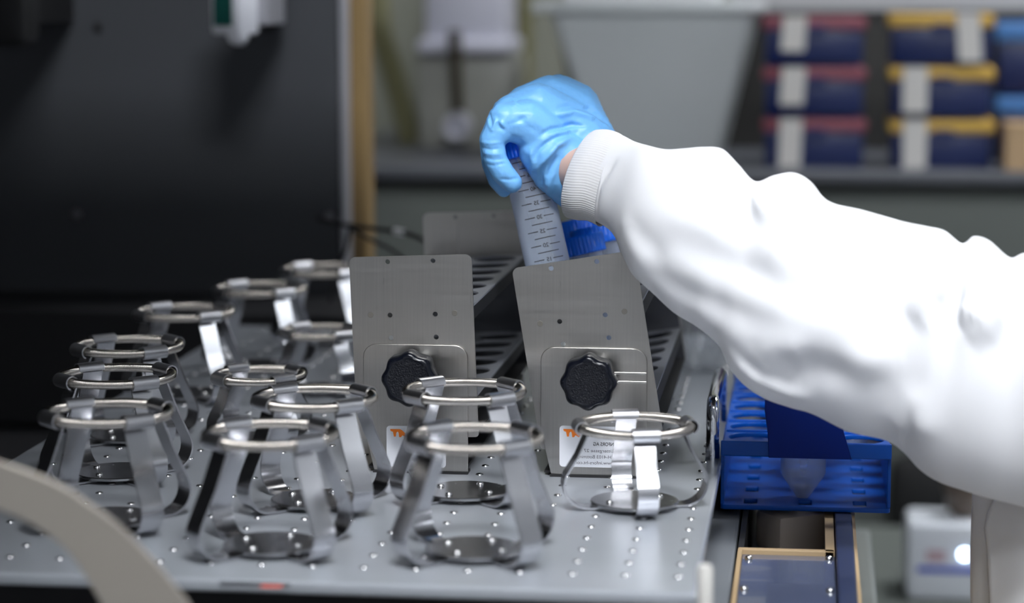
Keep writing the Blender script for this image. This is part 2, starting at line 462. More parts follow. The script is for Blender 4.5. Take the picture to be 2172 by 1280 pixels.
def small_at(px, py, label, Rd, Rb, Rr, H, w, rz, src=None, screws=3):
    p = atz(px, py, H); p.z = 0
    if src is None: return make_clamp('flask_clamp', Rd, Rb, Rr, H, w, label, p, rz, screws)
    c = copy_tree(src); c.location = p; c.rotation_euler = (0, 0, rz); c['label'] = label; return c
s0 = small_at(550, 797, 'small spring flask clamp with narrow legs in the middle of the tray', .022, .037, .0288, .046, .0125, PI/4)
small_at(680, 705, 'small spring flask clamp partly behind the upright steel plate', .022, .037, .0288, .046, .0125, PI/4, s0)
small_at(1347, 904, 'low wide flask clamp alone in front of the tilted steel plate and sticker', .026, .0425, .0322, .0485, .0122, math.radians(15), screws=2)

# ------------------------------------------------------------------ tilting tube racks
def knob_mesh(R, h):
    """eight-lobed star knob, axis along +Z; returns side body and textured face"""
    bm = bmesh.new(); n = 160
    def rr(a, R): return R*(1 - .046*(1 - math.cos(8*a)))
    prof = [(.55, 0), (.80, .06), (1.0, .30), (1.0, .72), (.97, .88), (.90, .97), (.80, 1.0), (.74, .985)]
    rings = []
    for q, z in prof:
        k = max(0, (q - .55)/.45)
        rings.append([bm.verts.new(((R*q*(1 - k) + rr(2*PI*i/n + PI/8*0, R)*q*k)*math.cos(2*PI*i/n + PI/2), (R*q*(1 - k) + rr(2*PI*i/n, R)*q*k)*math.sin(2*PI*i/n + PI/2), h*z)) for i in range(n)])
    for a, b in zip(rings, rings[1:]):
        for i in range(n): bm.faces.new((a[i], a[(i + 1) % n], b[(i + 1) % n], b[i]))
    bm.faces.new(rings[0][::-1])
    face = bmesh.new(); lathe(face, [(R*.745, h*.985), (R*.5, h*.97), (0, h*.965)], 64)
    return bm, face

def sticker(parent, x0, z0, x1, z1, y):
    """white label with mirrored print; x, z in the rack's frame"""
    pm = xform(plate([rrect(x0, z0, x1, z1, .0022)], .0003), Matrix.Translation((0, y, 0)) @ UPRIGHT)
    st = link('sticker', pm, M_white, parent)
    T = lambda x, z: Matrix.Translation((x, y - .00025, z)) @ UPRIGHT
    xs = x1 - .0026; wd = x1 - x0; ht = z1 - z0
    for txt, fz, m, sz, bo in (('INFORS AG', .53, M_ink, .0031, .00004), ('Rittergasse 27', .37, M_greyink, .0029, 0), ('CH-4103 Bottmingen', .22, M_greyink, .0029, 0), ('www.infors-ht.com', .075, M_greyink, .0029, 0)):
        me = text_mesh(txt, sz, True, bold=bo); wt = max(v.co.x for v in me.vertices) - min(v.co.x for v in me.vertices)
        goal = {'INFORS AG': .0132, 'Rittergasse 27': .0190, 'CH-4103 Bottmingen': .0262, 'www.infors-ht.com': .0258}[txt]
        me.transform(Matrix.Scale(goal/wt, 4, (1, 0, 0)))
        link('lettering', xform(me, T(xs, z0 + ht*fz)), m, st)
    # orange mark
    u = wd/126
    def q(pts): return [(x0 + a*u, z1 - c*u) for a, c in pts]
    g = [q([(8, 7), (29, 7), (33, 9), (45, 20), (41, 24), (34, 20), (31, 24), (27, 24), (26, 15), (24, 12), (21, 15), (20, 23), (16, 23), (14, 13), (9, 11)])]
    link('orange_mark', xform(plate(g, .0002), Matrix.Translation((0, y - .0003, 0)) @ UPRIGHT), M_orange, st)
    g2 = [rrect(x0 + (50 + k*8)*u, z1 - 22*u, x0 + (55 + k*8)*u, z1 - 14*u, .0002) for k in range(6)]
    link('grey_print', xform(join('p', [plate([l], .0002) for l in g2]), Matrix.Translation((0, y - .0003, 0)) @ UPRIGHT), M_greyink, st)
    return st

PZ = .063                                                    # height of the pivot
def make_rack(label, loc, tilt, bx, by_, sticker_at, holes_shift=0):
    t = thing('tilting_tube_rack', label, 'tube rack', loc)
    RT = Matrix.Translation((0, 0, PZ)) @ Matrix.Rotation(-tilt, 4, 'Y') @ Matrix.Translation((0, 0, -PZ))
    w = .0385
    def endplate(y, name):
        holes = [circ(s*.0143, z, .0016, 14) for s in (-1, 1) for z in (.1335, .100, .0856)]
        me = plate([rrect(-w, .022, w, .137, rs=(.002, .002, .004, .004))] + holes, .0015)
        return link(name, xform(me, RT @ Matrix.Translation((0, y, 0)) @ UPRIGHT), M_panel, t)
    front = endplate(.0030, 'end_plate'); endplate(.2928, 'end_plate')
    link('rear_shade', bbox((-w + .001, .2900, .022), (w - .001, .2918, .1030), 0, RT), M_rearshade, t)  # dark sheet before the lower end plate, shade put into its colour
    for sx in (-1, 1):
        b = bmesh.new(); lathe(b, [(0, .0001), (.0017, .0001), (.0018, 0)], 16, RT @ Matrix.Translation((sx*.0265, .00215, .1005)) @ Matrix.Rotation(PI/2, 4, 'X'))
        link('weld_spot', b, M_weld, front)
    for z, nm in ((.104, 'shelf'), (.047, 'shelf'), (.024, 'bottom_shade')):
        holes = [] if z < .03 else [circ(cx, .0245 + .0402*k, .0152, 28, .0172) for cx in (-.0178, .0178) for k in range(7)]
        me = plate([rrect(-w + .001, .004, w - .001, .2905)] + holes, .0012)
        if z < .03: link(nm, xform(me, RT @ Matrix.Translation((0, 0, z))), M_rubber, t); continue  # black sheet painting the shade seen through the shelf holes
        for s in (-1, 1):
            xs = s*(w - .001); link('shelf_flange', bbox((min(xs, xs - s*.0012), .004, z - .0085), (max(xs, xs - s*.0012), .2905, z - .0007), 0, RT), M_rubber, t)  # shadow and dark reflection on the flange side put in as black
        link(nm, xform(me, RT @ Matrix.Translation((0, 0, z))), M_shelf, t)
    # fixed brackets, front and rear: inverted-U plates with rounded shoulders
    for y, nm in ((.0008, 'bracket'), (.2945, 'bracket')):
        out = [(-.0255 + bx, .0015), (.026 + bx, .0015), (.033 + bx, .012)] + rrect(-.033 + bx, .03, .033 + bx, .0815, rs=(0, 0, .0085, .0085))[1:-1] + [(-.033 + bx, .0815 - .0085), (-.033 + bx, .012)]
        out = [(-.0265 + bx, .0015), (.033 + bx, .0015)]
        out += [(.033 + bx - .0085 + .0085*math.cos(a), .073 + .0085*math.sin(a)) for a in [PI/2*k/6 for k in range(7)]]
        out += [(-.033 + bx + .0085 - .0085*math.cos(a), .073 + .0085*math.sin(a)) for a in [PI/2*(6 - k)/6 for k in range(7)]]
        out += [(-.033 + bx, .030)]
        me = plate([out], .0016, .0003); link(nm, xform(me, Matrix.Translation((0, y, 0)) @ UPRIGHT), M_panel, t)
    for zz in (.0605, .0660) if tilt > .1 else ():
        b = bmesh.new(); tube(b, [(.012 + bx, .0007, zz), (.022 + bx, .0007, zz), (.0325 + bx, .0007, zz)], .0010, 16); link('pressed_rib', b, M_panel, t, 50)
    for y in (-.001, .286):
        link('rubber_foot', bbox((-.027 + bx, y, 0), (.033 + bx, y + .012, .0016)), M_rubber, t)
    link('base_plate', bbox((-.031 + bx, .004, .0016), (.031 + bx, .2935, .0030)), M_rubber, t)  # coloured black to put shade beneath the shelf holes
    side, face = knob_mesh(.0176, .020)
    KM = Matrix.Translation((0, -.0022, PZ)) @ UPRIGHT
    b = bmesh.new(); lathe(b, [(.006, -.003), (.006, .004), (0, .004)], 20, KM); link('spindle', b, M_shelf, t, 30)
    KM = Matrix.Translation((0, -.0045, PZ)) @ UPRIGHT
    bmesh.ops.transform(side, matrix=KM, verts=side.verts); bmesh.ops.transform(face, matrix=KM, verts=face.verts)
    kn = link('knob', side, M_knobside, t, 40); link('knob_face', face, M_knob, kn, True)
    # rear knob nut
    b = bmesh.new(); lathe(b, [(0, .006), (.007, .006), (.007, 0)], 6, Matrix.Translation((0, .296, PZ)) @ Matrix.Rotation(-PI/2, 4, 'X')); link('rear_nut', b, M_shelf, t)
    sticker(t, *sticker_at, -.0004)
    return t, RT

def foot(px, py): p = atz(px, py, 0); return p
pl = foot(868, 1004); pr = foot(1248, 1013)
YR = (pl.y + pr.y)/2
def rx(px, py, y): return aty(px, py, y)
kl = aty(868, 797, YR - .02); kr = aty(1248, 801, YR - .02)
a = aty(820, 903, YR); c = aty(946, 993, YR)
make_rack('steel tube rack standing nearly upright, left of the tilted one', (kl.x, YR, 0), math.radians(2.2), .0005, 0, (a.x - kl.x, c.z, c.x - kl.x, a.z))
a = aty(1187, 903, YR); c = aty(1313, 993, YR)
rackR, RTR = make_rack('steel tube rack tilted to one side under the white sleeve', (kr.x, YR, 0), math.radians(9.2), .0015, 0, (a.x - kr.x, c.z, c.x - kr.x, a.z))

# ------------------------------------------------------------------ tubes
def tube_profile(L=.115, R=.0146, cone=.0150):
    return [(0, .0008), (.0035, 0), (.0042, .0005), (R - .0006, cone), (R, cone + .002), (R, L - .008), (R + .0008, L - .008), (R + .0008, L)]
def cap_bm(R=.0172, h=.0125, z=0):
    bm = bmesh.new(); n = 120; rings = []
    for q, zz in ((.97, 0), (1, .0006), (1, h - .0012), (.95, h), (.88, h), (.85, h - .0008), (0.001, h - .0008)):
        ring = []
        for i in range(n):
            rib = 1 - (.028 if (i % 3 == 0 and q >= .97 and 0 <= zz < h - .001) else 0)
            ring.append(bm.verts.new((R*q*rib*math.cos(2*PI*i/n), R*q*rib*math.sin(2*PI*i/n), z + zz)))
        rings.append(ring)
    for a, b in zip(rings, rings[1:]):
        for i in range(n): bm.faces.new((a[i], a[(i + 1) % n], b[(i + 1) % n], b[i]))
    bm.faces.new(rings[0][::-1]); bm.faces.new(rings[-1])
    return bm
def make_tube(label, M, cap=True, marks=False, liquid=False, group=None, face=0):
    t = thing('conical_tube', label, 'tube', M.translation, group=group)
    R = M.to_3x3().to_4x4(); rot = M.to_euler(); t.rotation_euler = rot
    b = bmesh.new(); lathe(b, tube_profile(), 48); link('tube_body', b, M_tube, t, 40)
    if cap: link('cap', cap_bm(z=.1035), M_cap, t, 30)
    if liquid:
        b = bmesh.new(); lathe(b, [(0, .0016), (.0030, .0014), (.0068, .0078), (0, .0078)], 24); link('liquid', b, M_liquid, t, 30)
    if marks:
        Rm = .01468
        def patch(a0, a1, z, h):
            bm = bmesh.new(); n = 8; rows = []
            for k in range(n + 1):
                a = face + math.radians(a0 + (a1 - a0)*k/n); rows.append([bm.verts.new((Rm*math.cos(a), Rm*math.sin(a), z + s*h/2)) for s in (-1, 1)])
            for p, q in zip(rows, rows[1:]): bm.faces.new((p[0], q[0], q[1], p[1]))
            me = bpy.data.meshes.new('m'); bm.to_mesh(me); bm.free(); return me
        major = []; h = .00058
        for k in range(10):
            z = .0165 + .0093*k
            lines = [patch(-34, -6, z, h), patch(17, 48, z, h)] if k >= 0 else []
            lines.append(patch(-18, 38, z + .00465, h))
            link('graduation', join('graduation', lines), M_ink, t)
            me = text_mesh(str(5*(k + 1)), .0037, True, bold=.00006)
            xs = [v.co.x for v in me.vertices]; cx = (max(xs) + min(xs))/2
            for v in me.vertices:
                a = face + math.radians(6) + (v.co.x - cx)/Rm; r = Rm + v.co.z
                v.co = (r*math.cos(a), r*math.sin(a), z - .0014 + v.co.y)
            link('numeral', me, M_ink, t)
    return t
# the tube in the hand, tilted like its rack
axis_top = at(1101, 290, 1.575); axis_low = at(1153, 521, 1.575)
ax = (axis_top - axis_low).normalized()
zq = ax.to_track_quat('Z', 'Y')
bottom = axis_low - ax*.0445
face_dir = (CAM - axis_low); loc = zq.inverted() @ face_dir; FA = math.atan2(loc.y, loc.x)
make_tube('clear graduated conical tube held by the gloved hand', Matrix.Translation(bottom) @ zq.to_matrix().to_4x4(), True, True, face=FA)
for px, py, d, lab in ((1230, 524, 1.625, 'blue-capped tube in the tilted rack, nearest one beside the held tube'), (1263, 502, 1.665, 'blue-capped tube in the tilted rack, the one farthest to the side under the cuff'), (1224, 487, 1.70, 'blue-capped tube in the tilted rack, farthest back, just below the cuff')):
    top = at(px, py, d); make_tube(lab, Matrix.Translation(top - ax*.109) @ zq.to_matrix().to_4x4(), True, group=None)

# ------------------------------------------------------------------ blue tube rack on the right
YF_ = atz(1700, 1078, -.029).y; xc = (aty(1532, 1000, YF_).x + aty(1887, 1000, YF_).x)/2
rk = thing('blue_tube_rack', 'blue plastic tube rack holding clear tubes under the sleeve', 'tube rack', (xc, YF_, -.031))
hw = .0530; Lr = .272; ZD = .0415
cols = (-.0350, 0, .0350); rows = [.024 + .0373*k for k in range(7)]
link('deck', xform(plate([rrect(-hw, 0, hw, Lr, .003)] + [circ(x, y, .0152, 24) for x in cols for y in rows], .0030, .0004), Matrix.Translation((0, 0, ZD))), M_blue, rk)
link('rack_floor', xform(plate([rrect(-hw - .001, -.001, hw + .001, Lr + .001, .003)] + [rrect(x - .0042, y - .0075 - .006, x + .0042, y + .0075 - .006, .001) for x in cols for y in [.018 + .0373*k for k in range(7)]], .0030, .0004), Matrix.Translation((0, 0, .0015))), M_blue, rk)
for s in (-1, 1):
    link('side_wall', bbox((s*hw - .0011, .001, .003), (s*hw + .0011, Lr, ZD - .0015), .0004), M_blue, rk)
for y in rows[:-1]:
    pass
link('front_rim', bbox((-hw - .0012, -.0022, ZD - .0065), (hw + .0012, .0012, ZD + .0035), .0008), M_blue, rk)
link('back_rim', bbox((-hw - .0012, Lr - .0012, ZD - .0065), (hw + .0012, Lr + .0022, ZD + .0035), .0008), M_blue, rk)
for y in rows[:-1]:
    yy = y + .0373/2
    link('cross_rib', bbox((-hw + .001, yy - .0012, ZD + .0010), (hw - .001, yy + .0012, ZD + .0028), .0005), M_blue, rk)
hp = [(-.0235, ZD - .0065), (.0290, ZD - .0065), (.0235, ZD + .012), (.0185, ZD + .024), (.0185, ZD + .040), (.014, ZD + .045), (-.022, ZD + .045), (-.0265, ZD + .040), (-.0265, ZD + .024), (-.0245, ZD + .010)]
for y in (-.0032, Lr + .0032):
    link('end_handle', xform(plate([hp], .0026, .0004), Matrix.Translation((0, y, 0)) @ UPRIGHT), M_navy, rk)
pt = atz(1703, 1034, -.028)
dz = Matrix.Translation
def rack_tube(x, y, lab, liq): return make_tube(lab, dz((x, y, -.0280)), True, False, liq)
rack_tube(pt.x, YF_ + rows[0] + .004, 'clear conical tube with a little liquid at the front of the blue rack', True)
pq = atz(1806, 963, -.028)
rack_tube(pq.x, pq.y, 'clear conical tube farther back at the side of the blue rack', False)

# ------------------------------------------------------------------ chrome handle on the tray edge
pf = atz(1511, 972, 0); hb = []
zt = .036
for k in range(9): a = PI/2*k/8; hb.append((pf.x, pf.y + .012*(1 - math.cos(a)), zt - .012 + .012*math.sin(a)))
path = [(pf.x, pf.y, 0), (pf.x, pf.y, .012)] + hb + [(pf.x, pf.y + .06, zt)]
path += [(pf.x, pf.y + .120 + .012*math.sin(PI/2*k/8), zt - .012 + .012*math.cos(PI/2*k/8)) for k in range(9)] + [(pf.x, pf.y + .132, 0)]
b = bmesh.new(); tube(b, path, .0042, 18)
h = thing('chrome_handle', 'shiny chrome handle bar at the tray edge beside the blue rack', 'handle', pf)
o = link('handle_bar', b, M_chrome, h, 50); o.location = -Vector(pf)
for yy in (0, .132):
    b = bmesh.new(); lathe(b, [(.0042, .010), (.0046, .010), (.0046, 0.0), (.0042, 0)], 20, Matrix.Translation((0, yy, 0)))
    link('collar', b, M_chrome, h, 30)

# ------------------------------------------------------------------ box with acrylic cover below the blue rack
ZB = -.034
l0 = atz(1566, 1160, ZB).x; r0 = atz(1770, 1160, ZB).x; r1 = atz(1818, 1160, ZB).x; yb0 = atz(1660, 1168, ZB).y
bxn = thing('control_box', 'tan-edged box with smoked cover plate and screws below the blue rack', 'box', ((l0 + r0)/2, 1.4, -.12))
ox, oy, oz = bxn.location
def L(lo, hi): return (lo[0] - ox, lo[1] - oy, lo[2] - oz), (hi[0] - ox, hi[1] - oy, hi[2] - oz)
tk = .0026
link('left_edge', bbox(*L((l0, 1.10, -.12), (l0 + tk, yb0, ZB))), M_tan, bxn)
link('right_edge', bbox(*L((r0 - .0055, yb0, -.12), (r0, 1.85, ZB))), M_tan, bxn)
link('cross_bar', bbox(*L((l0, yb0, -.06), (r0, yb0 + .0052, ZB)), .0006), M_tan, bxn)
link('cover_plate', bbox(*L((l0 + tk, 1.10, ZB - .006), (r0, yb0, ZB - .003)), .0005), M_acryl, bxn)
b = bmesh.new(); lathe(b, [(.0024, 0), (.0023, .0014), (.0015, .0022), (0, .0025)], 14); sm = None
for px, py in ((1588, 1187), (1758, 1188), (1578, 1252), (1761, 1256)):
    p = atz(px, py, ZB - .003)
    if sm is None: o = link('screw', b, M_screw, bxn, True); sm = o.data
    else: o = link('screw', sm, None, bxn)
    o.location = p - bxn.location
link('recess', bbox(*L((l0, yb0 + .0052, -.12), (r0 - .0055, 1.85, -.085))), M_rubber, bxn)
link('recess_wall', bbox(*L((l0, yb0 + .0052, -.085), (l0 + .0035, 1.85, ZB))), M_rubber, bxn)
p = atz(1688, 1120, -.047)
blk = link('tilted_block', bbox((-.016, -.022, -.014), (.016, .022, .012), .004, Matrix.Translation(p - bxn.location) @ Matrix.Rotation(math.radians(-58), 4, 'Z')), M_block, bxn, 40)
link('block_stand', bbox(*L((p.x - .006, p.y - .006, -.086), (p.x + .006, p.y + .006, -.066))), M_rubber, bxn)
p = atz(1722, 1098, -.05)
link('dark_bracket', bbox((-.014, -.02, -.02), (.012, .03, .008), .003, Matrix.Translation(p - bxn.location + Vector((-.006, .03, 0))) @ Matrix.Rotation(math.radians(-30), 4, 'Z')), M_rubber, bxn, 40)
rl = thing('navy_rail', 'dark navy rail running beside the tan-edged box', 'rail', ((r0 + r1)/2, 1.45, -.12))
link('rail_body', bbox((r0 - rl.location.x + .0008, -.35, 0), (r1 - rl.location.x - .002, .4, .0885), .001), M_railnavy, rl)
link('rail_edge', bbox((r1 - rl.location.x - .002, -.35, 0), (r1 - rl.location.x, .4, .0865)), M_tan, rl)

# side bench that carries the box
q0 = atz(1820, 1100, -.10)
tag(link('side_bench', bbox((XT + .045, 1.08, ZF), (r1 + .020, 1.88, -.12), .004), mat('side_bench_grey', (.21, .23, .22), .5)), 'grey-green bench block carrying the tan-edged box and navy rail', 'bench')

# ------------------------------------------------------------------ foreground hoop
CX, CY, DH = -60, 1425, 1.10
K = DH/F
base = at(CX, CY, DH)
def hr(a):    # outer, inner radius by angle (deg from +x)
    t = [(-5, 512, 330), (8, 500, 318), (17, 490, 314), (24, 472, 314), (35, 455, 317), (54, 447, 338), (70, 452, 350), (82, 460, 360), (100, 462, 364), (135, 462, 364), (185, 470, 364)]
    for p, q in zip(t, t[1:]):
        if p[0] <= a <= q[0]: f = (a - p[0])/(q[0] - p[0]); return p[1] + (q[1] - p[1])*f, p[2] + (q[2] - p[2])*f
outer = []; inner = []
for k in range(0, 47):
    a = -5 + 190*k/46; ro, ri = hr(min(a, 184.9)); ca, sa = math.cos(math.radians(a)), math.sin(math.radians(a))
    outer.append((ro*ca*K, ro*sa*K)); inner.append((ri*ca*K, ri*sa*K))
zb = -.10 - base.z
lo = [(outer[-1][0], zb), (inner[-1][0], zb)]; ro_ = [(inner[0][0], zb), (outer[0][0], zb)]
hp_ = thing('metal_hoop', 'large satin grey metal hoop standing in front of the tray', 'hoop', (base.x, base.y, -.10))
me = plate([outer + lo + inner[::-1] + ro_], .0030, .0006)
o = link('hoop_band', xform(me, Matrix.Translation((0, 0, .10 + base.z)) @ Matrix.Rotation(YAW, 4, 'Z') @ UPRIGHT), M_hoop, hp_)
link('hoop_foot', bbox((-.12, -.02, .0008), (.12, .02, .016), .002, Matrix.Rotation(YAW, 4, 'Z')), M_black, hp_)
link('front_lip', bbox((-.9, .95, -.16), (-.08, 1.02, -.12)), M_black, inc)

# white knob with black base at the front right corner
p = at(1495, 1262, 1.19)
wk = thing('locking_pin', 'small white-topped locking pin beside the tray corner', 'pin', (p.x, p.y, -.036))
b = bmesh.new(); lathe(b, [(0, .058), (.0030, .0575), (.0040, .055), (.0040, .036), (0, .036)], 20); link('pin_cap', b, mat('ivory_plastic', (.62, .60, .56), .4), wk, 40)
b = bmesh.new(); lathe(b, [(.0032, .037), (.0032, .02), (.008, .018), (.008, 0)], 20); link('pin_stem', b, M_edge, wk, 40)
p = at(1533, 1284, 1.19)
kb = thing('black_round_knob', 'black round knob beside the white-topped pin', 'knob', (p.x, p.y, -.045))
b = bmesh.new(); lathe(b, [(0, .045), (.006, .044), (.0085, .038), (.0085, .026), (.004, .022), (.004, 0)], 24); link('knob_head', b, M_rubber, kb, 40)

# ------------------------------------------------------------------ the person: gloved hand, sleeve, coat
person = thing('person', 'person in a white lab coat and blue glove reaching across to lift a tube', 'person', (.42, 1.42, ZF))
PO = Vector(person.location)
def adopt(o): o.location = -PO; o.parent = person; return o
d0 = 1.575
def P(px, py, dd, rpx): d = d0 + dd; return at(px, py, d), rpx*d/F
b = bmesh.new()
# back of the hand and palm
for ch in (
    [(1075, 258, -.024, 42), (1120, 262, -.020, 52), (1178, 318, -.014, 52), (1236, 350, -.012, 52), (1268, 368, -.022, 48)],
    [(1085, 243, -.008, 44), (1140, 232, -.006, 58), (1205, 270, .000, 60), (1262, 330, -.002, 58), (1292, 338, -.012, 54)],
    [(1112, 222, .010, 42), (1165, 212, .012, 54), (1215, 240, .014, 62), (1262, 318, .004, 58), (1292, 338, -.012, 54)],
    [(1140, 208, .028, 38), (1184, 205, .026, 49), (1222, 226, .022, 52), (1262, 318, .008, 52), (1292, 338, -.012, 54)],
    [(1148, 320, -.018, 50), (1176, 366, -.012, 50), (1215, 400, -.006, 48)],
): balls(b, [P(*q) for q in ch])
# four fingers curling down round the cap, unequal, and the thumb behind
for ch in (
    [(1072, 256, -.025, 40), (1043, 298, -.028, 27), (1051, 340, -.027, 26), (1066, 366, -.026, 26), (1086, 388, -.024, 23)],
    [(1078, 245, -.006, 38), (1040, 296, -.008, 25), (1044, 345, -.009, 24), (1056, 382, -.009, 22), (1069, 403, -.008, 17)],
    [(1100, 226, .012, 36), (1050, 285, .014, 25), (1050, 340, .014, 24), (1080, 385, .013, 22)],
    [(1128, 212, .029, 34), (1072, 275, .033, 24), (1066, 330, .032, 23), (1090, 372, .030, 21)],
    [(1215, 330, .024, 44), (1180, 342, .034, 30), (1148, 345, .036, 26), (1128, 348, .030, 22)],
): balls(b, [P(*q) for q in ch])
gm = remeshed(b, .00085, 14, .5)
G_ = lambda *p: [(980 + x/2.976, 130 + y/2.976) for x, y in p]
emboss(gm, [
    (G_((590, 300), (700, 275), (800, 300), (880, 350), (950, 420)), -0.00240, .0022),
    (G_((560, 345), (700, 320), (830, 360), (900, 410)), 0.00210, .0022),
    (G_((480, 480), (560, 430), (700, 400), (800, 410)), -0.00210, .0016),
    (G_((500, 520), (600, 460), (720, 430)), 0.00180, .0016),
    (G_((440, 640), (480, 560), (560, 490), (660, 450)), -0.00225, .0018),
    (G_((470, 700), (530, 610), (600, 530), (720, 470)), 0.00255, .0022),
    (G_((540, 740), (570, 660), (620, 580)), -0.00210, .0018),
    (G_((500, 800), (500, 700), (530, 620)), -0.00180, .0018),
    (G_((560, 880), (550, 780), (570, 680)), 0.00210, .0022),
    (G_((430, 560), (450, 640), (440, 720)), 0.00150, .0020),
    (G_((150, 340), (190, 430), (220, 370), (290, 430)), 0.00150, .0013),
    (G_((165, 290), (180, 380), (190, 430)), -0.00125, .0012),
    (G_((220, 350), (240, 420), (280, 440)), -0.00125, .0012),
    (G_((240, 250), (310, 230), (345, 270), (310, 300)), 0.00075, .0013),
    (G_((300, 400), (350, 380), (420, 340)), -0.00075, .0016),
    (G_((115, 510), (180, 520), (260, 510)), 0.00075, .0009),
    (G_((118, 545), (180, 558), (260, 550)), -0.00088, .0009),
    (G_((122, 575), (190, 590), (270, 585)), 0.00075, .0009),
    (G_((130, 610), (200, 622), (280, 615)), -0.00075, .0009),
    (G_((140, 650), (200, 660), (290, 640)), -0.00063, .0010),
    (G_((240, 745), (300, 750), (370, 735)), -0.00075, .0010),
    (G_((290, 480), (300, 560), (350, 650), (430, 740)), 0.00088, .0018),
    (G_((330, 330), (420, 420), (520, 470)), -0.00063, .0025),
])
# fine crinkle and the open glove end at the wrist
gb = bmesh.new(); gb.from_mesh(gm); gb.normal_update()
for v in gb.verts:
    n1 = noise.noise(v.co*190); n2 = noise.noise(v.co*420 + Vector((3, 1, 7)))
    v.co += v.normal*(.00012*n1 + .00010*n2)
ca = at(1197, 442, 1.558); cb = at(1310, 256, 1.558)
up_ = (cb - ca).normalized(); vw = ray(1210, 360).normalized(); cn = up_.cross(vw).normalized()
if cn.dot(at(1300, 380, 1.55) - ca) < 0: cn = -cn
cn = (cn + vw*-1.15).normalized()
for v in gb.verts:
    dd = (v.co - ca).dot(cn)
    if -.004 < dd < .002: v.co += v.normal*(.0008*(1 + dd/.004))
bmesh.ops.bisect_plane(gb, geom=gb.verts[:] + gb.edges[:] + gb.faces[:], plane_co=ca, plane_no=cn, clear_outer=True)
gb.to_mesh(gm); gb.free()
glove = adopt(link('gloved_hand', gm, M_glove, None, True)); glove['label'] = 'crinkled light blue nitrile glove'
sd = glove.modifiers.new('thickness', 'SOLIDIFY'); sd.thickness = .0006; sd.offset = -1
b = bmesh.new()
balls(b, [(at(1190, 330, 1.568), .0135), (at(1232, 362, 1.556), .0165), (at(1290, 388, 1.530), .0165), (at(1350, 420, 1.500), .0165)], 3)
adopt(link('wrist', remeshed(b, .0015, 4), M_skin, None, True))['label'] = 'bare wrist between glove and cuff'

def catmull(vals, s):
    n = len(vals); i = min(int(s), n - 2); t = s - i
    p0 = vals[max(i - 1, 0)]; p1 = vals[i]; p2 = vals[i + 1]; p3 = vals[min(i + 2, n - 1)]
    return [.5*((2*b_) + (-a_ + c_)*t + (2*a_ - 5*b_ + 4*c_ - d_)*t*t + (-a_ + 3*b_ - 3*c_ + d_)*t**3) for a_, b_, c_, d_ in zip(p0, p1, p2, p3)]
def loft(stations, per, n, kdepth, rib=0, inner=True, wob=0):
    bm = bmesh.new(); rings = []; m = (len(stations) - 1)*per
    for i in range(m + 1):
        tx_, ty_, bx_, by2, d, ox_, oy_ = catmull(stations, i/per)
        T = at(tx_, ty_, d); B = at(bx_, by2, d); c = (T + B)/2; h = (T - B)/2
        mid = ((tx_ + bx_)/2, (ty_ + by2)/2)
        side = -ray(*mid).normalized()*(h.length*kdepth) + (at(mid[0] + ox_, mid[1] + oy_, d) - at(mid[0], mid[1], d))
        ring = []
        for k in range(n):
            a = 2*PI*k/n; r = 1 + (rib*math.cos(a*104) if rib else 0)
            p = c + h*(math.cos(a)*r) + side*(math.sin(a)*r)
            if wob:
                p += (h*math.cos(a) + side*math.sin(a)).normalized()*(wob*noise.noise(p*16) + .3*wob*noise.noise(p*45))
            ring.append(bm.verts.new(p))
        rings.append((c, ring))
    for (c, a), (c2, b2) in zip(rings, rings[1:]):
        for k in range(n): bm.faces.new((a[k], a[(k + 1) % n], b2[(k + 1) % n], b2[k]))
    if inner:
        c, r = rings[0]; c1 = rings[1][0]; inn = [bm.verts.new(c + (v.co - c)*.90 + (c1 - c)*.2) for v in r]
        c3 = rings[min(6, m)][0]; in2 = [bm.verts.new(c3 + (v.co - c)*.84) for v in r]
        for p, q in ((r, inn), (inn, in2)):
            for k in range(n): bm.faces.new((p[k], q[k], q[(k + 1) % n], p[(k + 1) % n]))
    return bm
cuff_st = [(1262, 276, 1215, 462, 1.545, -42, 14), (1282, 276, 1232, 466, 1.534, -42, 14), (1304, 282, 1254, 468, 1.522, -36, 12), (1322, 292, 1276, 480, 1.510, -30, 10)]
cu = loft(cuff_st, 8, 624, .62, rib=.0035)
adopt(link('sleeve_cuff', cu, M_cuff, None, True))['label'] = 'ribbed white knit cuff'
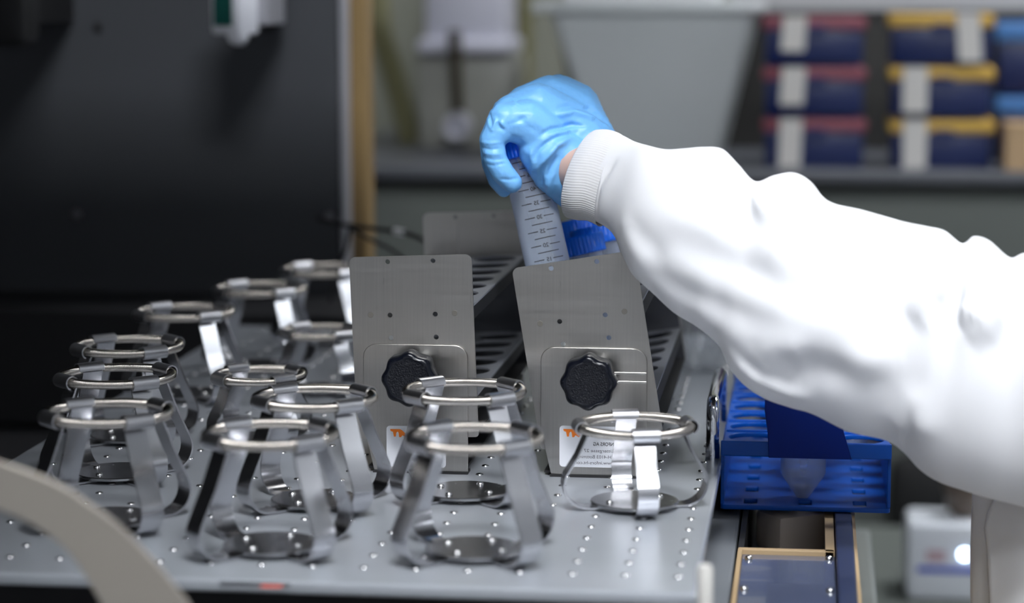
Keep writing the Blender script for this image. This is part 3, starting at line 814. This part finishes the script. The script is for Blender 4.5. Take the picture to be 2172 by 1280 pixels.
sl = [  # top x,y  bottom x,y  depth  near-side offset
    (1297, 280, 1249, 467, 1.5262, -34, 10), (1318, 288, 1272, 472, 1.514, -30, 9), (1345, 301, 1304, 496, 1.495, -24, 8), (1375, 309, 1325, 548, 1.476, -16, 6),
    (1412, 316, 1345, 585, 1.464, -10, 4), (1450, 314, 1385, 622, 1.456, -6, 0), (1492, 311, 1430, 663, 1.449, 0, 0), (1534, 315, 1480, 694, 1.443, 0, 0),
    (1566, 347, 1524, 732, 1.438, 0, 0), (1602, 384, 1546, 778, 1.433, 0, 0), (1642, 371, 1578, 816, 1.428, 0, 0), (1684, 365, 1622, 846, 1.424, 0, 0),
    (1722, 385, 1676, 866, 1.420, 0, 0), (1760, 426, 1722, 880, 1.416, 0, 0), (1832, 445, 1800, 918, 1.412, 0, 0), (1915, 469, 1878, 936, 1.408, 0, 0),
    (1965, 480, 1915, 960, 1.404, 0, 0), (2003, 490, 1950, 996, 1.400, 0, 0), (2040, 516, 1990, 1022, 1.396, 0, 0), (2066, 501, 2040, 1040, 1.393, 0, 0),
    (2098, 510, 2090, 1055, 1.390, 0, 0), (2142, 546, 2140, 1068, 1.387, 0, 0), (2175, 536, 2190, 1082, 1.384, 0, 0), (2240, 545, 2260, 1100, 1.38, 0, 0), (2330, 570, 2350, 1130, 1.38, 0, 0), (2460, 610, 2480, 1150, 1.405, 0, 0), (2600, 660, 2620, 1170, 1.44, 0, 0), (2720, 720, 2740, 1180, 1.47, 0, 0)]
sb_ = loft(sl, 9, 150, .66, wob=.0008)
sm_ = bpy.data.meshes.new('sleeve'); bmesh.ops.recalc_face_normals(sb_, faces=sb_.faces); sb_.to_mesh(sm_); sb_.free()
H_ = lambda *p: [(1150 + x/1.542, 250 + y/1.542) for x, y in p]
C_ = lambda *p: [(1206 + x/2.2, 409 + y/2.2) for x, y in p]
emboss(sm_, [
    (C_((400, 270), (640, 400), (900, 500), (1150, 600), (1420, 670)), .0019, .009),
    (C_((430, 190), (700, 310), (1000, 440), (1300, 570)), -.0019, .012),
    (C_((300, 60), (560, 130), (900, 260), (1150, 420)), .0018, .011),
    (C_((330, 330), (520, 450), (760, 560), (1000, 640)), -.0013, .008),
    (C_((900, 780), (1100, 720), (1350, 770), (1600, 790)), .0020, .010),
    (C_((880, 850), (1100, 800), (1400, 850)), -.0017, .013),
    (C_((1200, 60), (1330, 160), (1560, 200)), -.0025, .010),
    (H_((590, 105), (640, 200), (690, 280)), -0.00675, .007),
    (H_((640, 190), (680, 240), (740, 330)), +0.00450, .006),
    (H_((900, 230), (940, 320), (990, 390)), -0.00525, .008),
    (H_((1370, 420), (1385, 500), (1340, 600), (1250, 670)), -0.00900, .010),
    (H_((1330, 400), (1340, 500), (1280, 600), (1190, 660)), +0.00825, .011),
    (H_((1420, 420), (1400, 540), (1390, 690)), +0.00825, .008),
    (H_((1450, 430), (1440, 540), (1410, 650)), -0.00750, .008),
    (H_((1530, 470), (1500, 560), (1440, 680), (1380, 720)), +0.00900, .010),
    (H_((1570, 450), (1540, 560), (1480, 660)), -0.00750, .010),
    (H_((700, 520), (830, 600), (950, 660), (1080, 700)), +0.00330, .012),
    (H_((650, 460), (760, 560), (900, 640)), -0.00330, .012),
    (H_((720, 800), (880, 740), (1000, 780), (1200, 800)), +0.00450, .013),
    (H_((740, 840), (900, 780), (1050, 830)), -0.00330, .012),
    (H_((600, 760), (700, 850), (820, 900), (900, 930)), +0.00330, .006),
    (H_((640, 780), (720, 850), (840, 890)), -0.00300, .005),
    (H_((1200, 1060), (1240, 1000), (1220, 940), (1140, 1060)), +0.00375, .010),
    (H_((270, 330), (330, 400), (420, 470)), -0.00150, .008),
    (H_((255, 300), (300, 420), (360, 520)), +0.00120, .008),
    (H_((160, 330), (180, 220), (250, 120)), -0.00210, .004),
    (H_((420, 180), (560, 260), (700, 380), (860, 470)), -0.00240, .014),
    (H_((480, 600), (600, 680), (700, 740)), +0.00270, .012),
])
adopt(link('sleeve', sm_, M_cloth, None, True))
# coat body: a leaning trunk beside the frame edge with an overlapping front flap
cb_ = bmesh.new(); rings = []
ct = [(1395, 2066, 1.47), (1280, 2064, 1.47), (1160, 2066, 1.47), (1048, 2071, 1.47), (980, 2090, 1.47), (880, 2130, 1.47), (760, 2175, 1.47), (620, 2225, 1.465), (500, 2290, 1.46), (420, 2380, 1.455), (380, 2480, 1.45)]
for y_, x_, d in [(2600, 2040, 1.47), (1900, 2050, 1.47)] + ct:
    e = at(x_, y_, d); rw = .17 if y_ > 700 else .17 - (700 - y_)*.00018
    ring = []
    for k in range(64):
        a = 2*PI*k/64; fold = 1 + .018*math.sin(7*a + y_*.002) + .010*math.sin(13*a)
        ring.append(cb_.verts.new((e.x + rw - rw*fold*math.cos(a), e.y - .075*fold*math.sin(a), e.z)))
    rings.append(ring)
for a, b2 in zip(rings, rings[1:]):
    for k in range(64): cb_.faces.new((a[k], a[(k + 1) % 64], b2[(k + 1) % 64], b2[k]))
cb_.faces.new(rings[0][::-1]); cb_.faces.new(rings[-1])
coat = link('coat_body', cb_, M_cloth, None, True)
bvh = BVHTree.FromObject(coat, bpy.context.evaluated_depsgraph_get())
fl = bmesh.new(); rows_ = []
seam = [(1040, 2116), (1062, 2110), (1090, 2097), (1120, 2091), (1160, 2096), (1200, 2098), (1280, 2102), (1330, 2103), (1400, 2104), (1880, 2104)]
for y_ in range(1040, 1870, 10):
    for (ya, xa), (yb_, xb_) in zip(seam, seam[1:]):
        if ya <= y_ <= yb_: x_ = xa + (xb_ - xa)*(y_ - ya)/(yb_ - ya)
    row = []
    for u in (0, .5, 3, 10, 25, 50, 90, 140, 190):
        r_ = ray(x_ + u, y_).normalized(); h_ = bvh.ray_cast(CAM + PO*0, r_)
        row.append(fl.verts.new(h_[0] - r_*(.0120 if u > 1 else .003)))
    rows_.append(row)
for a, b2 in zip(rows_, rows_[1:]):
    for k in range(len(a) - 1): fl.faces.new((a[k], a[k + 1], b2[k + 1], b2[k]))
fo = adopt(link('coat_flap', fl, M_cloth, None, True)); adopt(coat); q = fo.modifiers.new('t', 'SOLIDIFY'); q.thickness = .0015

# ------------------------------------------------------------------ cable, timer, black knob on the panel
def cable(name, pts, r, lab):
    n = len(pts); dense = []
    for i in range((n - 1)*10 + 1): dense.append(Vector(catmull(pts, i/10)))
    b = bmesh.new(); tube(b, dense, r, 10); return b, dense
c_pts = [at(676, 464, 2.16), at(708, 472, 2.14), at(742, 479, 2.12), at(800, 486, 2.10), at(850, 492, 2.08), at(885, 503, 2.06), at(915, 521, 2.04), at(935, 532, 2.03), at(950, 560, 2.02)]
b, _ = cable('cable', c_pts, .0021, '')
cb2 = thing('black_cable', 'black cable with a white tag arching behind the upright rack', 'cable', c_pts[-1])
o = link('cable_run', b, M_rubber, cb2, True); o.location = -c_pts[-1]
b = bmesh.new(); q0 = at(838, 490, 2.084); q1 = at(857, 494, 2.076); tube(b, [q0, q0.lerp(q1, .5), q1], .0030, 12); o = link('white_tag', b, M_bag, cb2, 40); o.location = -c_pts[-1]
for nm, pts, lab in (('black_cable', [at(743, 480, 2.12), at(740, 500, 2.12), at(735, 525, 2.12), at(724, 552, 2.12), at(712, 580, 2.12), at(700, 640, 2.12)], 'thin black cable hanging down by the dark panel edge'),
                     ('black_cable', [at(744, 484, 2.115), at(770, 500, 2.11), at(800, 515, 2.10), at(830, 530, 2.09), at(870, 560, 2.08)], 'thin black cable slanting down behind the upright steel plate')):
    b, _ = cable(nm, pts, .0017, lab); o = link(nm, b, M_rubber, None, True); tag(o, lab, 'cable')
p = at(492, 40, 2.19)
tm = thing('wall_timer', 'white timer with dark green screen hanging on the dark panel', 'timer', (p.x, p.y, p.z))
RM = Matrix.Rotation(math.radians(-28), 4, 'Z')
link('timer_body', bbox((-.017, -.010, -.014), (.017, .018, .05), .003, RM), M_device, tm, 40)
link('timer_screen', bbox((-.0125, -.0112, -.006), (.0095, -.0098, .045), 0, RM), M_screen, tm)
b = bmesh.new(); lathe(b, [(0, .006), (.007, .005), (.009, 0), (.009, -.006), (0, -.006)], 24, RM @ Matrix.Translation((.008, -.003, -.015)) @ UPRIGHT); link('timer_button', b, M_device, tm, 40)
link('magnet_mount', bbox((-.004, .012, -.006), (.03, .088, .05), .002), M_edge, tm)
p = at(8, 28, 2.12)
kk = thing('black_door_latch', 'black rounded latch on the dark panel at its upper corner', 'latch', (p.x, p.y, p.z))
link('latch_body', bbox((-.06, -.02, -.029), (.0255, .03, .08), .012), M_rubber, kk, 40)
link('latch_mount', bbox((-.04, .02, -.01), (.0, YP - p.y - .0006, .06)), M_rubber, kk)

# crumpled clear film behind the tilted rack
p = atz(1478, 792, 0); b = bmesh.new()
bmesh.ops.create_icosphere(b, subdivisions=5, radius=.028, matrix=Matrix.Translation((.004, .02, .024)))
for v in b.verts:
    n_ = noise.noise(v.co*60)*.010 + noise.noise(v.co*150)*.005
    v.co += v.co.normalized()*n_; v.co.z = max(v.co.z*1.35, .0005)
f = link('plastic_film', b, M_plastic); f.location = p; tag(f, 'crumpled clear plastic film on the tray behind the tilted rack', 'film')

# ------------------------------------------------------------------ back bench and what stands on it
YBN = 2.95                                                   # front of the bench
zt_ = aty(1700, 362, YBN).z; zl = aty(1700, 388, YBN).z
xb0 = aty(600, 378, YBN).x; xb1 = XR - .02
bn = thing('back_bench', 'dark-topped grey bench along the back wall under the blue boxes', 'bench', ((xb0 + xb1)/2, YBN, ZF))
bo = Vector(bn.location)
def BL(lo, hi, bev=0): return bbox(Vector(lo) - bo, Vector(hi) - bo, bev)
link('bench_top', BL((xb0, YBN, zl), (xb1, YB - .02, zt_), .003), M_bench, bn)
link('shadow_strip', BL((xb0, YBN + .03, zl - .010), (xb1, YBN + .05, zl)), M_black, bn)  # black strip painting the shade under the bench top
link('bench_front', BL((xb0, YBN + .04, ZF + .08), (xb1, YB - .02, zl - .010)), M_benchfront, bn)
link('bench_plinth', BL((xb0, YBN + .09, ZF), (xb1, YB - .02, ZF + .08)), M_black, bn)
# dark backing behind the boxes
s0_ = aty(1548, 200, YBN + .34); s1_ = aty(1700, 22, YBN + .34)
db = thing('shelf_unit', 'dark open shelf unit behind the stacked blue boxes', 'shelf', (s0_.x, YBN + .385, zt_))
link('back_board', bbox((0, 0, 0), (1.1, .012, s1_.z - zt_)), M_darkback, db)
link('top_panel', bbox((0, -.004, s1_.z - zt_), (1.1, .012, s1_.z - zt_ + .25)), M_wallgrey, db)
link('side_board', bbox((-.012, -.02, 0), (0, .012, s1_.z - zt_)), M_darkback, db)
gw = aty(1590, -40, YB - .02); gw1 = aty(1600, 30, YB - .02)

def tip_box(label, px0, px1, pyt, pyb, lidm, tape, name, group, Y=YBN + .05, lid_h=24, step=None):
    a = aty(px0, pyt, Y); c = aty(px1, pyb, Y); w = c.x - a.x; h = a.z - c.z
    z0 = max(c.z, zt_); h = a.z - z0
    t = thing(name, label, 'box', ((a.x + c.x)/2, Y, z0), 0, group)
    lh = h*.26
    link('box_body', bbox((-w/2 + .004, 0, 0), (w/2 - .004, .11, h - lh), .003), M_boxnavy, t, 40)
    link('lid', bbox((-w/2, -.003, h - lh), (w/2, .113, h - .0005), .003), lidm, t, 40)
    link('latch_tab', bbox((-.012, -.0045, h - lh - .006), (.014, -.001, h - lh + .004), .001), M_boxnavy, t)
    if tape:
        x0 = aty(tape[0], pyt, Y).x - t.location.x; x1 = aty(tape[1], pyt, Y).x - t.location.x
        zb_ = aty(px0, tape[2], Y).z - z0
        b = bmesh.new(); sk = tape[3]*(x1 - x0) if len(tape) > 3 else 0
        vs = box(b, (x0, -.0052, max(zb_, .001)), (x1, -.0036, h + .0006))
        for v in vs:
            if v.co.z < h*.5: v.co.x += sk
        box(b, (x0, -.0052, h), (x1, .06, h + .0006))
        link('tape_strip', b, M_tape, t)
    return t
zstack = [(36, 138), (143, 247), (252, 360)]
for (yt, yb_), tp, lab in zip(zstack, ((1662, 1712, 108, -.1), (1660, 1710, 222, -.1), (1655, 1702, 358, -.06)), ('top', 'middle', 'bottom')):
    tip_box(f'navy box with red lid and tape, {lab} of the red-lidded stack', 1617, 1836, yt, yb_, M_red, tp, 'storage_box', 'red-lidded boxes')
for (yt, yb_), tp, lab in zip([(30, 138), (142, 250), (255, 366)], ((2028, 2078, 130, .15), (1916, 1968, 238, 0), (1916, 1966, 362, 0)), ('top', 'middle', 'bottom')):
    tip_box(f'navy box with yellow lid and tape, {lab} of the yellow-lidded stack', 1886, 2108, yt, yb_, M_yellow, tp, 'storage_box', 'yellow-lidded boxes')
for (yt, yb_), lab in zip([(48, 200), (205, 362)], ('upper', 'lower')):
    tip_box(f'navy box with light blue lid, {lab} of two beside the yellow stack', 2114, 2330, yt, yb_, M_ltblue, None, 'storage_box', 'blue-lidded boxes', Y=YBN + .16)
a = aty(2134, 266, YBN + .02); c = aty(2330, 372, YBN + .02)
cd = thing('cardboard_box', 'small brown cardboard box in front of the light-blue-lidded boxes', 'box', ((a.x + c.x)/2, YBN + .02, zt_))
cw = (c.x - a.x)/2; chh = a.z - zt_
link('carton', bbox((-cw, 0, 0), (cw, .07, chh), .002), M_card, cd)
link('carton_flap', bbox((-cw, -.001, chh), (cw, .034, chh + .0015)), M_card, cd); link('carton_flap', bbox((-cw, .036, chh), (cw, .071, chh + .0015)), M_card, cd)

# grey bin
Yb = YBN + .10
tl = aty(1166, 22, Yb); tr = aty(1604, 22, Yb); br = aty(1523, 345, Yb); bl = aty(1262, 345, Yb)
bi = thing('waste_bin', 'large pale grey tapered waste bin on the back bench', 'bin', ((bl.x + br.x)/2, Yb + .11, zt_))
bo2 = Vector(bi.location); b = bmesh.new(); rr_ = []
hb_ = tl.z - zt_
for f_, sh in ((0, 0), (1, 0), (1, .004), (0.02, .004)):
    x0 = bl.x + (tl.x - bl.x)*f_ - bo2.x + sh; x1 = br.x + (tr.x - br.x)*f_ - bo2.x - sh
    dy = .085 + .035*f_ - sh; z = hb_*f_
    rr_.append([b.verts.new((x, y, z)) for x, y in rrect(x0, -dy, x1, dy, .012, 4)])
for p_, q_ in zip(rr_, rr_[1:]):
    for k in range(len(p_)): b.faces.new((p_[k], p_[(k + 1) % len(p_)], q_[(k + 1) % len(p_)], q_[k]))
b.faces.new(rr_[0][::-1]); b.faces.new(rr_[-1])
link('bin_body', b, M_bin, bi, 40)
rm0 = aty(1128, 8, Yb).x - bo2.x; rm1 = aty(1622, 8, Yb).x - bo2.x
link('bin_rim', bbox((rm0, -.13, hb_ - .002), (rm1, .13, hb_ + .010), .003), M_bin, bi, 40)
link('bin_bag', bbox((rm0 + .04, -.118, hb_ + .010), (rm1 - .06, .118, hb_ + .05), .008), M_bag, bi, 40)

# dispenser with clear tank
Yd = YBN + .35
def R4(px0, py0, px1, py1, Y): a = aty(px0, py0, Y); c = aty(px1, py1, Y); return a.x, c.x, c.z, a.z
x0, x1, z0, z1 = R4(892, 0, 1088, 108, Yd)
dp = thing('wall_dispenser', 'white dispenser with grey tank and dark pipe at the back wall', 'dispenser', ((x0 + x1)/2, Yd, zt_))
do = Vector(dp.location)
X0, X1, Z0, Z1 = R4(905, -160, 1075, 85, Yd)
link('upper_housing', bbox((X0 - do.x, -.02, Z0 - do.z), (X1 - do.x, .12, Z1 - do.z), .006), M_disp, dp, 40)
link('housing_skirt', bbox((x0 - do.x, -.035, aty(990, 112, Yd).z - do.z), (x1 - do.x, .12, Z0 - do.z + .002), .006), M_disp, dp, 40)
t0 = R4(888, 112, 1096, 355, Yd)
link('tank', bbox((t0[0] - do.x, -.01, 0), (t0[1] - do.x, .11, t0[3] - do.z), .008), M_tank, dp, 40)
pa = aty(964, 64, Yd - .045); pb = aty(972, 236, Yd - .045)
b = bmesh.new(); tube(b, [pa - do, pa.lerp(pb, .5) - do, pb - do], .0085, 14); link('dark_pipe', b, M_pipe, dp, 40)
pc = aty(970, 268, Yd - .03)
b = bmesh.new(); lathe(b, [(.007, .002), (.007, .012), (.0165, .014), (.018, .008), (.018, -.022), (.007, -.022), (.007, .002)], 28, Matrix.Translation(pc - do) @ UPRIGHT); link('tap_ring', b, M_disp, dp, 40)
b = bmesh.new(); lathe(b, [(0, .008), (.0065, .006), (.0065, -.02)], 20, Matrix.Translation(pc - do) @ UPRIGHT); link('tap_core', b, M_railnavy, dp, 40)
# olive hose and strip on the wall behind it
hs = [aty(800, -60, Yd + .20), aty(806, 60, Yd + .18), aty(835, 160, Yd + .15), aty(862, 260, Yd + .12), aty(868, 295, Yd + .11), aty(872, 322, Yd + .10)]
b, _ = cable('h', hs, .017, ''); tag(link('olive_hose', b, M_olive, None, True), 'thick olive hose slanting down the wall beside the white dispenser', 'hose')
a = aty(1108, 0, YB - .08)
tag(link('olive_pipe', (lambda b: (tube(b, [(a.x, YB - .08, zt_), (a.x, YB - .08, .4), (a.x, YB - .08, 1.2)], .016, 14), b)[1])(bmesh.new()), M_olive, None, 40), 'straight olive pipe running up the wall between dispenser and bin', 'pipe')
a = aty(1195, 30, Yb + .26); c = aty(1250, 350, Yb + .26)
b = bmesh.new(); tube(b, [(a.x, a.y, a.z), ((a.x + c.x)/2, a.y, (a.z + c.z)/2), (c.x, c.y, zt_ + .01)], .010, 12)
tag(link('dark_rod', b, M_black, None, 40), 'dark slanted rod leaning behind the grey waste bin', 'rod')

# ------------------------------------------------------------------ low equipment seen under the sleeve
Yi = 2.55
ix0, ix1, iz0, iz1 = R4(1925, 1112, 2260, 1285, Yi)
ins = thing('bench_instrument', 'white bench instrument with blue stripe and lit white lamp', 'instrument', ((ix0 + ix1)/2, Yi, iz0))
iw = (ix1 - ix0)/2; ih = iz1 - iz0
b = bmesh.new(); vs = box(b, (-iw, 0, 0), (iw, .09, ih), .008)
link('instrument_body', b, M_instr, ins, 40)
s_ = R4(1945, 1202, 2240, 1222, Yi)
link('blue_stripe', bbox((s_[0] - ins.location.x, -.002, s_[2] - iz0), (s_[1] - ins.location.x, .001, s_[3] - iz0)), M_instrblue, ins)
p = aty(2046, 1177, Yi)
b = bmesh.new(); lathe(b, [(0, .004), (.004, .003), (.0055, 0)], 20, Matrix.Translation(p - ins.location) @ UPRIGHT); link('lamp', b, M_led, ins, True)
p = aty(1985, 1180, Yi); link('red_print', bbox(p - ins.location + Vector((-.010, -.0012, -.006)), p - ins.location + Vector((.010, .001, .006))), mat('faded_red', (.55, .38, .42), .5), ins)
lb = thing('low_bench', 'low pale bench under the white instrument', 'bench', ((ix0 + ix1)/2, Yi, ZF))
link('low_top', bbox((-iw - .06, -.05, iz0 - ZF - .03), (iw + .3, .36, iz0 - ZF), .002), M_benchfront, lb)
link('low_body', bbox((-iw - .02, -.02, 0), (iw + .28, .34, iz0 - ZF - .03)), M_instr, lb)
bp_ = R4(2008, 1000, 2110, 1128, Yi - .02)
b = bmesh.new(); rb_ = (bp_[1] - bp_[0])/2
lathe(b, [(0, .075), (rb_*.5, .073), (rb_*.9, .056), (rb_, .035), (rb_*.8, .008), (rb_*.5, 0), (0, 0)], 28)
o = link('brown_bottle', b, M_brown, None, True); o.location = ((bp_[0] + bp_[1])/2, Yi + .05, iz1); tag(o, 'round brown bottle on the white instrument behind the coat', 'bottle')
g0 = R4(1830, 930, 1960, 1300, 2.75)
ch_ = R4(1890, 985, 2200, 1105, Yi + .33)
ck = thing('dark_chair', 'dark chair back behind the white instrument', 'chair', ((ch_[0] + ch_[1])/2, Yi + .36, ZF))
link('backrest', bbox(((ch_[0] - ch_[1])/2, 0, ch_[2] - ZF - .05), ((ch_[1] - ch_[0])/2, .05, ch_[3] - ZF), .02), M_rubber, ck, 40)
link('chair_post', bbox((-.02, .01, .45), (.02, .04, ch_[2] - ZF - .04)), M_rubber, ck)
link('seat', bbox(((ch_[0] - ch_[1])/2, .0, .42), ((ch_[1] - ch_[0])/2, .05, .46), .01), M_rubber, ck)
link('chair_stem', bbox((-.025, .0, 0), (.025, .05, .42)), M_rubber, ck)
